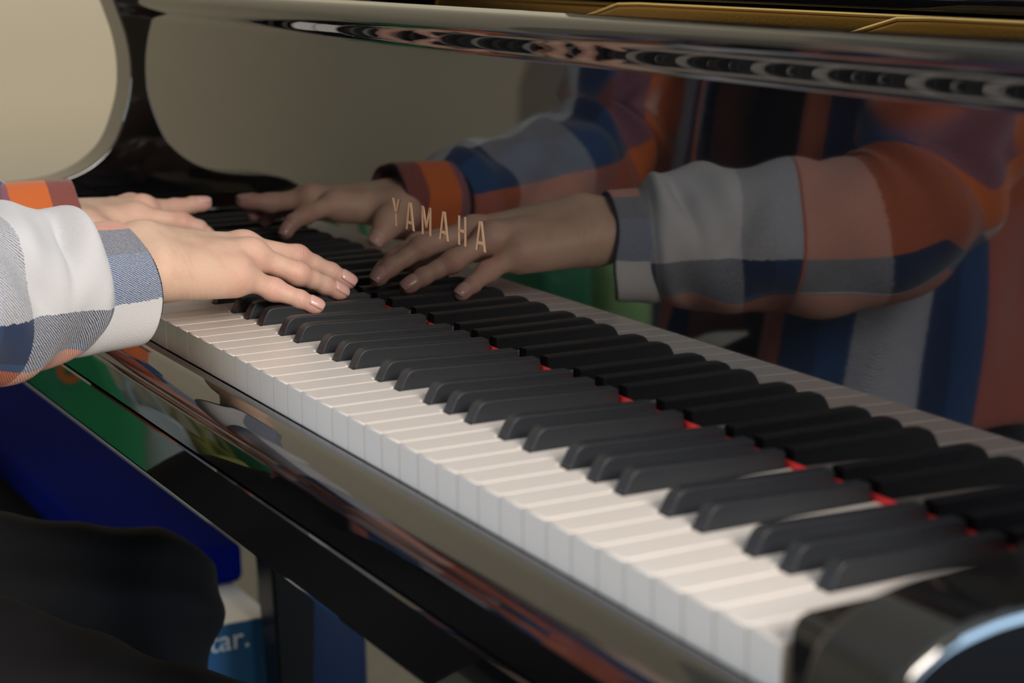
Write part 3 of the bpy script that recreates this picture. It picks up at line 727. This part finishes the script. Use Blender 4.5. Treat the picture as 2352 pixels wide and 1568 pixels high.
# right sleeve
def rs_fold(a, s, row):
    w_ = wrap(a)
    o = 0.0075 * G(s, .018, .012) * (0.5 + .5 * math.cos(w_ - .9))                     # gathered puff behind the cuff
    o += -0.0105 * G(s, .026 + .014 * w_, .0055) * G(w_, .75, .55) + .006 * G(s, .012 + .014 * w_, .007) * G(w_, .6, .6)                        # crease
    o += 0.007 * G(s, .052 + .020 * w_, .014) * G(w_, .5, .9)
    o += -0.008 * G(s, .085 - .022 * (w_ - 1.2), .012) * G(w_, 1.25, .5)
    o += 0.006 * G(s, .120 - .02 * w_, .018) * G(w_, 1.6, 1.0)
    k = min(1, s / .06)
    o += k * (.0022 * math.sin(w_ * 4 + s * 60) + .0018 * math.sin(w_ * 3 - s * 95 + 1.3)) + .001 * G(w_, 0, .6) * G(s, .07, .03)
    e = G(s, .30, .07)                                                                    # elbow creases
    o += e * (.010 * math.sin(s * 150 + 2 * w_) * (0.6 + .4 * math.cos(w_)))
    return o
rrows = [(-.7190, -.0660, .0340, .0410, .0430), (-.7165, -.0770, .0355, .0445, .0465), (-.7090, -.0980, .0385, .0485, .0520), (-.6960, -.1330, .0395, .0520, .0560), (-.6800, -.1770, .0420, .0550, .0585), (-.6650, -.2250, .0420, .0580, .0610), (-.6560, -.2680, .0500, .0600, .0630), (-.6570, -.3120, .0850, .0620, .0640), (-.6720, -.3600, .1550, .0630, .0630), (-.6950, -.4050, .2450, .0630, .0630), (-.7200, -.4300, .3300, .0590, .0590)]
def ruv(a, s):
    d = math.degrees(a)
    d = d - 360 if d > 270 else d
    u = np.interp(d, [-90, -40, 97, 127, 131, 215, 270], [-.03, 0.0, .080, .1095, .140, .235, .27])
    if s > .128: u = np.interp(d, [-90, 97, 97.5, 128, 129, 270], [.145, .235, .243, .268, .441, .53])
    u = u - .095 * float(np.clip((s - .225) / .05, 0, 1))
    return (float(u), float(np.interp(s, [0, .007, .080, .105, .128, .1281, .185, .19, .255, .258, .36, .365, .56], [-.012, .0005, .080, .110, .139, .301, .377, .3805, .409, .4405, .537, .541, .597])))
loft('sleeve', rrows, rs_fold, 190, 130, PLAID, shirt, uvf=ruv, shear=.045)
def cuff_fn(a, s, row):
    w_ = wrap(a)
    return .0012 * math.sin(5 * w_ + 2) + .004 * G(w_, 2.4, .5) * (1 - s / .05)
crows = [(-.7130, -.0225, .0370, .0400, .0400), (-.7145, -.0340, .0360, .0405, .0408), (-.7165, -.0480, .0350, .0415, .0420), (-.7190, -.0640, .0335, .0420, .0430), (-.7195, -.0710, .0335, .0405, .0415)]
def cuff_uv(a, s):
    d = math.degrees(a); d = d - 360 if d > 230 else d
    u = np.interp(d, [-130, -55, 18, 52, 97, 230], [.10, .150, .240, .270, .300, .375])
    return (float(u), float(.035 + s * .2))
def edge_tube(name, pts, r, m, parent, seed=1):
    rg = np.random.RandomState(seed); P_ = np.array(pts); n = len(P_); k = 6; vs, fs = [], []
    c = P_.mean(0)
    for i in range(n):
        t = P_[(i + 1) % n] - P_[i - 1]; t /= np.linalg.norm(t); o_ = P_[i] - c; o_ -= t * (o_ @ t); o_ /= np.linalg.norm(o_); b_ = np.cross(t, o_)
        rr = r * (1 + .45 * rg.rand() * (i % 2))
        for j in range(k):
            a = 2 * math.pi * j / k; vs.append(P_[i] + (o_ * math.cos(a) + b_ * math.sin(a)) * rr)
    for i in range(n):
        for j in range(k): fs.append((i * k + j, i * k + (j + 1) % k, ((i + 1) % n) * k + (j + 1) % k, ((i + 1) % n) * k + j))
    return link(name, pyd(vs, fs), m, parent, smooth=0)
loft('cuff', crows, cuff_fn, 40, 220, PLAID, shirt, uvf=cuff_uv, shear=.055, decay=.25, thick=.0026)
edge_tube('overlock_edge', loft.edge, .0011, STITCH, shirt)

# left sleeve
def ls_fold(a, s, row):
    w_ = wrap(a); k = min(1, s / .05)
    o = .007 * G(s, .018, .012) + k * (.0035 * math.sin(w_ * 4 + s * 55) + .003 * math.sin(w_ * 3 - s * 80 + .7))
    o += G(s, .30, .07) * .011 * math.sin(s * 140 + 2 * w_)
    return o
lrows = [(-1.0190, -.0500, .0370, .0380, .0355), (-1.0240, -.0620, .0380, .0415, .0390), (-1.0390, -.0980, .0400, .0465, .0450), (-1.0600, -.1450, .0440, .0515, .0510), (-1.0850, -.2000, .0480, .0555, .0550), (-1.1150, -.2500, .0560, .0590, .0590), (-1.1350, -.2950, .0780, .0610, .0620), (-1.1330, -.3400, .1300, .0620, .0630), (-1.1100, -.3850, .2150, .0630, .0630), (-1.0750, -.4250, .3200, .0590, .0590)]
def luv(a, s):
    d = math.degrees(a); d = d - 360 if d > 200 else d
    u = np.interp(d, [-160, -60, 0, 30, 75, 200], [.05, .0, .078, .110, .140, .24])
    return (float(u), float(np.interp(s, [0, .025, .05, .16, .2, .24, .34, .6], [.135, .110, .080, .0, -.03, -.06, -.16, -.42])))
loft('sleeve', lrows, ls_fold, 170, 110, PLAID, shirt, uvf=luv)
lcr = [(-1.0140, .0080, .0405, .0345, .0315), (-1.0150, -.0060, .0395, .0352, .0330), (-1.0170, -.0290, .0380, .0365, .0345), (-1.0190, -.0540, .0370, .0375, .0350)]
def lcuv(a, s):
    d = math.degrees(a); d = d - 360 if d > 200 else d
    return (float(np.interp(s, [0, .021, .053, .07], [.268, .2415, .143, .12])), float(np.interp(d, [-160, 200], [.150, .235])))
loft('cuff', lcr, lambda a, s, r: .001 * math.sin(6 * a), 34, 180, PLAID, shirt, uvf=lcuv, thick=.0026)
edge_tube('overlock_edge', loft.edge, .0010, STITCH, shirt, 4)

# trousers, one cloth mesh
KR, KL = np.array((-.735, .082, -.378)), np.array((-1.000, .042, -.300))
FR, FL = np.array((-.665, .235, -.650)), np.array((-1.005, .010, -.640))
def tr_field(p):
    d = ell(p, (-.90, -.455, -.185), (.185, .135, .095))
    for Hx, Kn, Ft in ((-.805, KR, FR), (-.985, KL, FL)):
        mid = np.array((Hx, -.20, -.24)) * .5 + (np.array((Hx, -.43, -.200)) + Kn) * .25
        d = smin(d, smin(cone(p, (Hx, -.43, -.200), mid, .090, .084), cone(p, mid, Kn, .084, .066), .02), .04)
        d = smin(d, cone(p, Kn, Ft, .066, .058), .02)
    r = p[:, 0] * 60 + p[:, 1] * 38 + 8 * np.sin(p[:, 2] * 14 + p[:, 1] * 9)
    fade = np.clip((p[:, 1] + .35) / .3, 0, 1)
    return d + .0030 * np.sin(r) * fade + .002 * np.sin(p[:, 1] * 90 + p[:, 0] * 45) * fade
v, f = nets(tr_field, (-1.14, -.64, -.73), (-.58, .34, -.05), .0085)
link('trousers', np_mesh(np_smooth(v, f, 2), f, 'trousers'), TROUSER, person, smooth=0)
SHOE = mat('black_shoe_leather', (.012, .012, .013), rough=.35); SOLE = mat('rubber_sole', (.03, .03, .03), rough=.8)
for Ft, dx in ((FR, .02), (FL, 0.0)):
    def sh(p, Ft=Ft, dx=dx):
        b = Ft[:2]; z = -.73
        d = cone(p, (b[0], b[1] - .02, z + .062), (b[0] + dx, b[1] + .09, z + .046), .042, .036)
        d = smin(d, cone(p, (b[0] + dx, b[1] + .09, z + .046), (b[0] + dx, b[1] + .17, z + .042), .038, .030), .03)
        d = smin(d, cone(p, (b[0], b[1] - .01, z + .06), (b[0], b[1] - .005, z + .12), .036, .040), .03)
        return np.maximum(d, z + .020 - p[:, 2])
    v, f = nets(sh, (Ft[0] - .08, Ft[1] - .1, -.73), (Ft[0] + .1, Ft[1] + .23, -.55), .006)
    so = link('shoe', np_mesh(np_smooth(v, f, 1), f, 'shoe'), SHOE, person, smooth=0)
    pr = [(Ft[0] + dx * (1 if t_ > 0 else 0) + .043 * math.cos(q) * 1.0, Ft[1] + .055 + .145 * math.sin(q)) for q, t_ in [(2 * math.pi * i / 32, math.sin(2 * math.pi * i / 32)) for i in range(32)]]
    slab('sole', pr, F0 + .001, F0 + .022, SOLE, so)

# ------------------------------------------------------------------ bench
SEAT = mat('black_bench_vinyl', (.008, .008, .009), rough=.5, bump=.15, bscale=250)
bench = thing('piano_bench', (-.90, -.48, F0), 'black padded piano bench under the seated player', 'bench')
box('seat', -1.20, -.60, -.68, -.36, -.335, -.297, SEAT, bench, bev=.016, seg=4)
box('apron', -1.18, -.62, -.66, -.38, -.395, -.336, GLOSS, bench, bev=.003)
for x in (-1.155, -.645):
    for y in (-.635, -.405): box('leg', x - .022, x + .022, y - .022, y + .022, F0, -.396, GLOSS, bench, bev=.004)

CUB_ = mat('undyed_wool', (.35, .32, .27), rough=1.0)
# ------------------------------------------------------------------ things beyond the bass end of the piano
BLUE = mat('royal_blue_foam', (.0002, .0035, .070), rough=.95, spec=.05, bump=.08, bscale=200)
blue = thing('foam_block', (-1.95, .214, -.447), 'long royal blue foam slab lying across the box under the piano', 'foam slab')
box('slab_body', -2.54, -1.4183, .1495, .2870, -.4465, -.400, BLUE, blue, bev=.010, seg=4)
CARD = mat('cream_cardboard', (.72, .64, .54), rough=.8, var=.06, vscale=30); BLUEP = mat('printed_blue_card', (.015, .10, .24), rough=.45); PRINT = mat('white_print', (.62, .68, .72), rough=.6)
bx_ = thing('cardboard_box', (-1.40, .23, F0), 'small blue printed box with cream top under the end of the foam slab', 'box')
box('box_body', -1.50, -1.3042, .185, .2764, F0, -.4470, CARD, bx_, bev=.002)
box('printed_side', -1.3040, -1.3030, .186, .2754, F0 + .002, -.4485, BLUEP, bx_)
def text_obj(tx, size, at, rot, m, parent, name):
    cu = bpy.data.curves.new('t', 'FONT'); cu.body = tx; cu.size = size; cu.extrude = .0003
    o = bpy.data.objects.new('t', cu); C.objects.link(o); dg = bpy.context.evaluated_depsgraph_get()
    me = bpy.data.meshes.new_from_object(o.evaluated_get(dg)); bpy.data.objects.remove(o)
    me.transform(Matrix.Translation(at) @ rot.to_4x4())
    return link(name, me, m, parent)
RX = Matrix(((0, 0, 1), (1, 0, 0), (0, 1, 0)))        # text plane facing +x
text_obj('tar.', .034, Vector((-1.3025, .2025, -.4770)), RX, PRINT, bx_, 'lettering')
db = thing('storage_box', (-1.45, .38, F0), 'dark blue upright storage box behind the black piano leg', 'box')
DBL = mat('dark_blue_plastic', (.004, .012, .040), rough=.5, spec=.2)
box('box_body', -1.53, -1.375, .341, .417, F0, -.36, DBL, db, bev=.006, seg=3)
box('box_lid', -1.534, -1.371, .337, .421, -.3595, -.335, DBL, db, bev=.004)
case_ = thing('black_filler_case', (-2.02, .11, F0), 'black case-shaped box filling the dark area under the blue foam slab', 'case')  # black box set into the dark area beside and under the slab
CASEM = mat('black_case_vinyl', (.004, .004, .005), rough=.9, spec=.05, bump=.2, bscale=200)
box('case_body', -2.535, -1.51, -.06, .285, F0, -.56, CASEM, case_, bev=.012, seg=3)
box('case_lid', -2.535, -1.51, -.06, .285, -.5595, -.4475, CASEM, case_, bev=.012, seg=3)
box('case_handle', -2.10, -1.95, -.085, -.061, -.58, -.55, CASEM, case_, bev=.006)
for x in (-2.3, -1.75): box('latch', x - .02, x + .02, -.066, -.0605, -.585, -.535, BRASS, case_, bev=.002)
# unseen dark floor sheet, added so the treble arm reflects something dark
reflection_darkener = thing('reflection_darkener', (1.3, 1.65, F0), 'unseen charcoal floor sheet added to darken the treble arm reflection', 'reflection_darkener')
box('darkener_pile', .45, 2.12, .75, 2.60, F0 + .0005, F0 + .012, mat('charcoal_darkener_pile', (.010, .010, .011), rough=1.0, spec=.05, bump=.5, bscale=300), reflection_darkener, bev=.004)
for y in (.72, 2.602): box('darkener_fringe', .45, 2.12, y, y + .028, F0 + .0005, F0 + .006, CUB_, reflection_darkener)

# shopping bags and a potted plant along the left wall, mirrored in the key slip and the fallboard
def bag(name, label, x, y, w_, d_, h, m, seed, logo=None):
    t = thing(name, (x, y, F0), label, 'bag'); rg = np.random.RandomState(seed)
    n, k = 18, 44; vs, fs = [], []
    for i in range(n):
        z = i / (n - 1)
        for j in range(k):
            a = 2 * math.pi * j / k; c, s = math.cos(a), math.sin(a); e = .45
            px = abs(c) ** e * math.copysign(1, c) * d_ / 2 * (1 + .10 * math.sin(z * 5 + seed) - .35 * max(0, z - .7)); py = abs(s) ** e * math.copysign(1, s) * w_ / 2 * (1 + .04 * math.sin(z * 7 + seed))
            r = 1 + .05 * math.sin(a * 5 + z * 9 + seed) * z
            vs.append((x + px * r, y + py * r, F0 + .002 + h * z + .012 * z * math.sin(a * 4 + seed)))
    for i in range(n - 1):
        for j in range(k): fs.append((i * k + j, i * k + (j + 1) % k, (i + 1) * k + (j + 1) % k, (i + 1) * k + j))
    fs.append(tuple(range(k - 1, -1, -1)))
    o = link('bag_body', pyd(vs, fs), m, t, smooth=0); md = o.modifiers.new('thickness', 'SOLIDIFY'); md.thickness = .002
    for s in (-1, 1):
        q = [(x + s * d_ * .32, y + w_ * .28 * math.cos(a), F0 + h * .97 + .10 * math.sin(a)) for a in np.linspace(0, math.pi, 16)]
        cu = bpy.data.curves.new('h', 'CURVE'); cu.dimensions = '3D'; sp_ = cu.splines.new('POLY'); sp_.points.add(15)
        for pt, c_ in zip(sp_.points, q): pt.co = (*c_, 1)
        cu.bevel_depth = .006; cu.bevel_resolution = 2
        oo = bpy.data.objects.new('h', cu); C.objects.link(oo); me = bpy.data.meshes.new_from_object(oo.evaluated_get(bpy.context.evaluated_depsgraph_get())); bpy.data.objects.remove(oo)
        link('handle', me, m, t, smooth=0)
    if logo: logo(t)
    return t
GREENB = mat('green_bag_fabric', (.01, .26, .08), rough=.5, bump=.2, bscale=60)
ORNG = mat('orange_print', (.65, .13, .02), rough=.6)
def ring_logo(t):
    b_ = bmesh.new(); n = 32
    for r0, r1, dz in ((.009, .0165, 0),):
        A_ = [[b_.verts.new((-1.797 + dx, -.268 + r * math.cos(a), -.262 + r * math.sin(a))) for a in [2 * math.pi * i / n for i in range(n)]] for r in (r0, r1) for dx in (0, .004)]
        for i in range(n):
            j = (i + 1) % n
            b_.faces.new((A_[1][i], A_[1][j], A_[3][j], A_[3][i])); b_.faces.new((A_[0][i], A_[2][i], A_[2][j], A_[0][j])); b_.faces.new((A_[2][i], A_[3][i], A_[3][j], A_[2][j])); b_.faces.new((A_[0][i], A_[0][j], A_[1][j], A_[1][i]))
    link('printed_ring', bm_mesh(b_), ORNG, t, smooth=30)
bag('shopping_bag', 'dark green fabric shopping bag with orange ring near the left wall', -1.89, -.300, .15, .17, .58, GREENB, 1, ring_logo)
bag('shopping_bag', 'pale blue-white shopping bag next to the dark green one', -1.96, -.440, .11, .20, .44, mat('pale_bag_plastic', (.72, .78, .80), rough=.4, var=.25, vscale=14), 2)
bag('shopping_bag', 'yellow-green shopping bag between pale bag and emerald bag', -1.93, -.545, .085, .20, .40, mat('yellow_green_bag', (.62, .60, .14), rough=.5, var=.35, vscale=12), 3)
bag('shopping_bag', 'emerald green shopping bag third from the alcove', -1.92, -.650, .11, .18, .57, mat('emerald_bag', (.01, .24, .09), rough=.45, bump=.2, bscale=60), 4)
bag('shopping_bag', 'light leaf-green and white shopping bag nearest the alcove', -1.93, -.765, .10, .18, .56, mat('leaf_green_bag', (.30, .55, .18), rough=.5, var=.6, vscale=10), 5)
cush = thing('storage_cube', (-2.05, -1.30, F0), 'pale grey fabric storage cube in the alcove', 'storage cube')
CUB = mat('pale_grey_fabric', (.55, .52, .47), rough=.9, bump=.3, bscale=300)
box('cube_body', -2.25, -1.88, -1.48, -1.12, F0, -.42, CUB, cush, bev=.02, seg=3); box('cube_lid', -2.255, -1.875, -1.485, -1.115, -.4195, -.37, CUB, cush, bev=.015, seg=3)
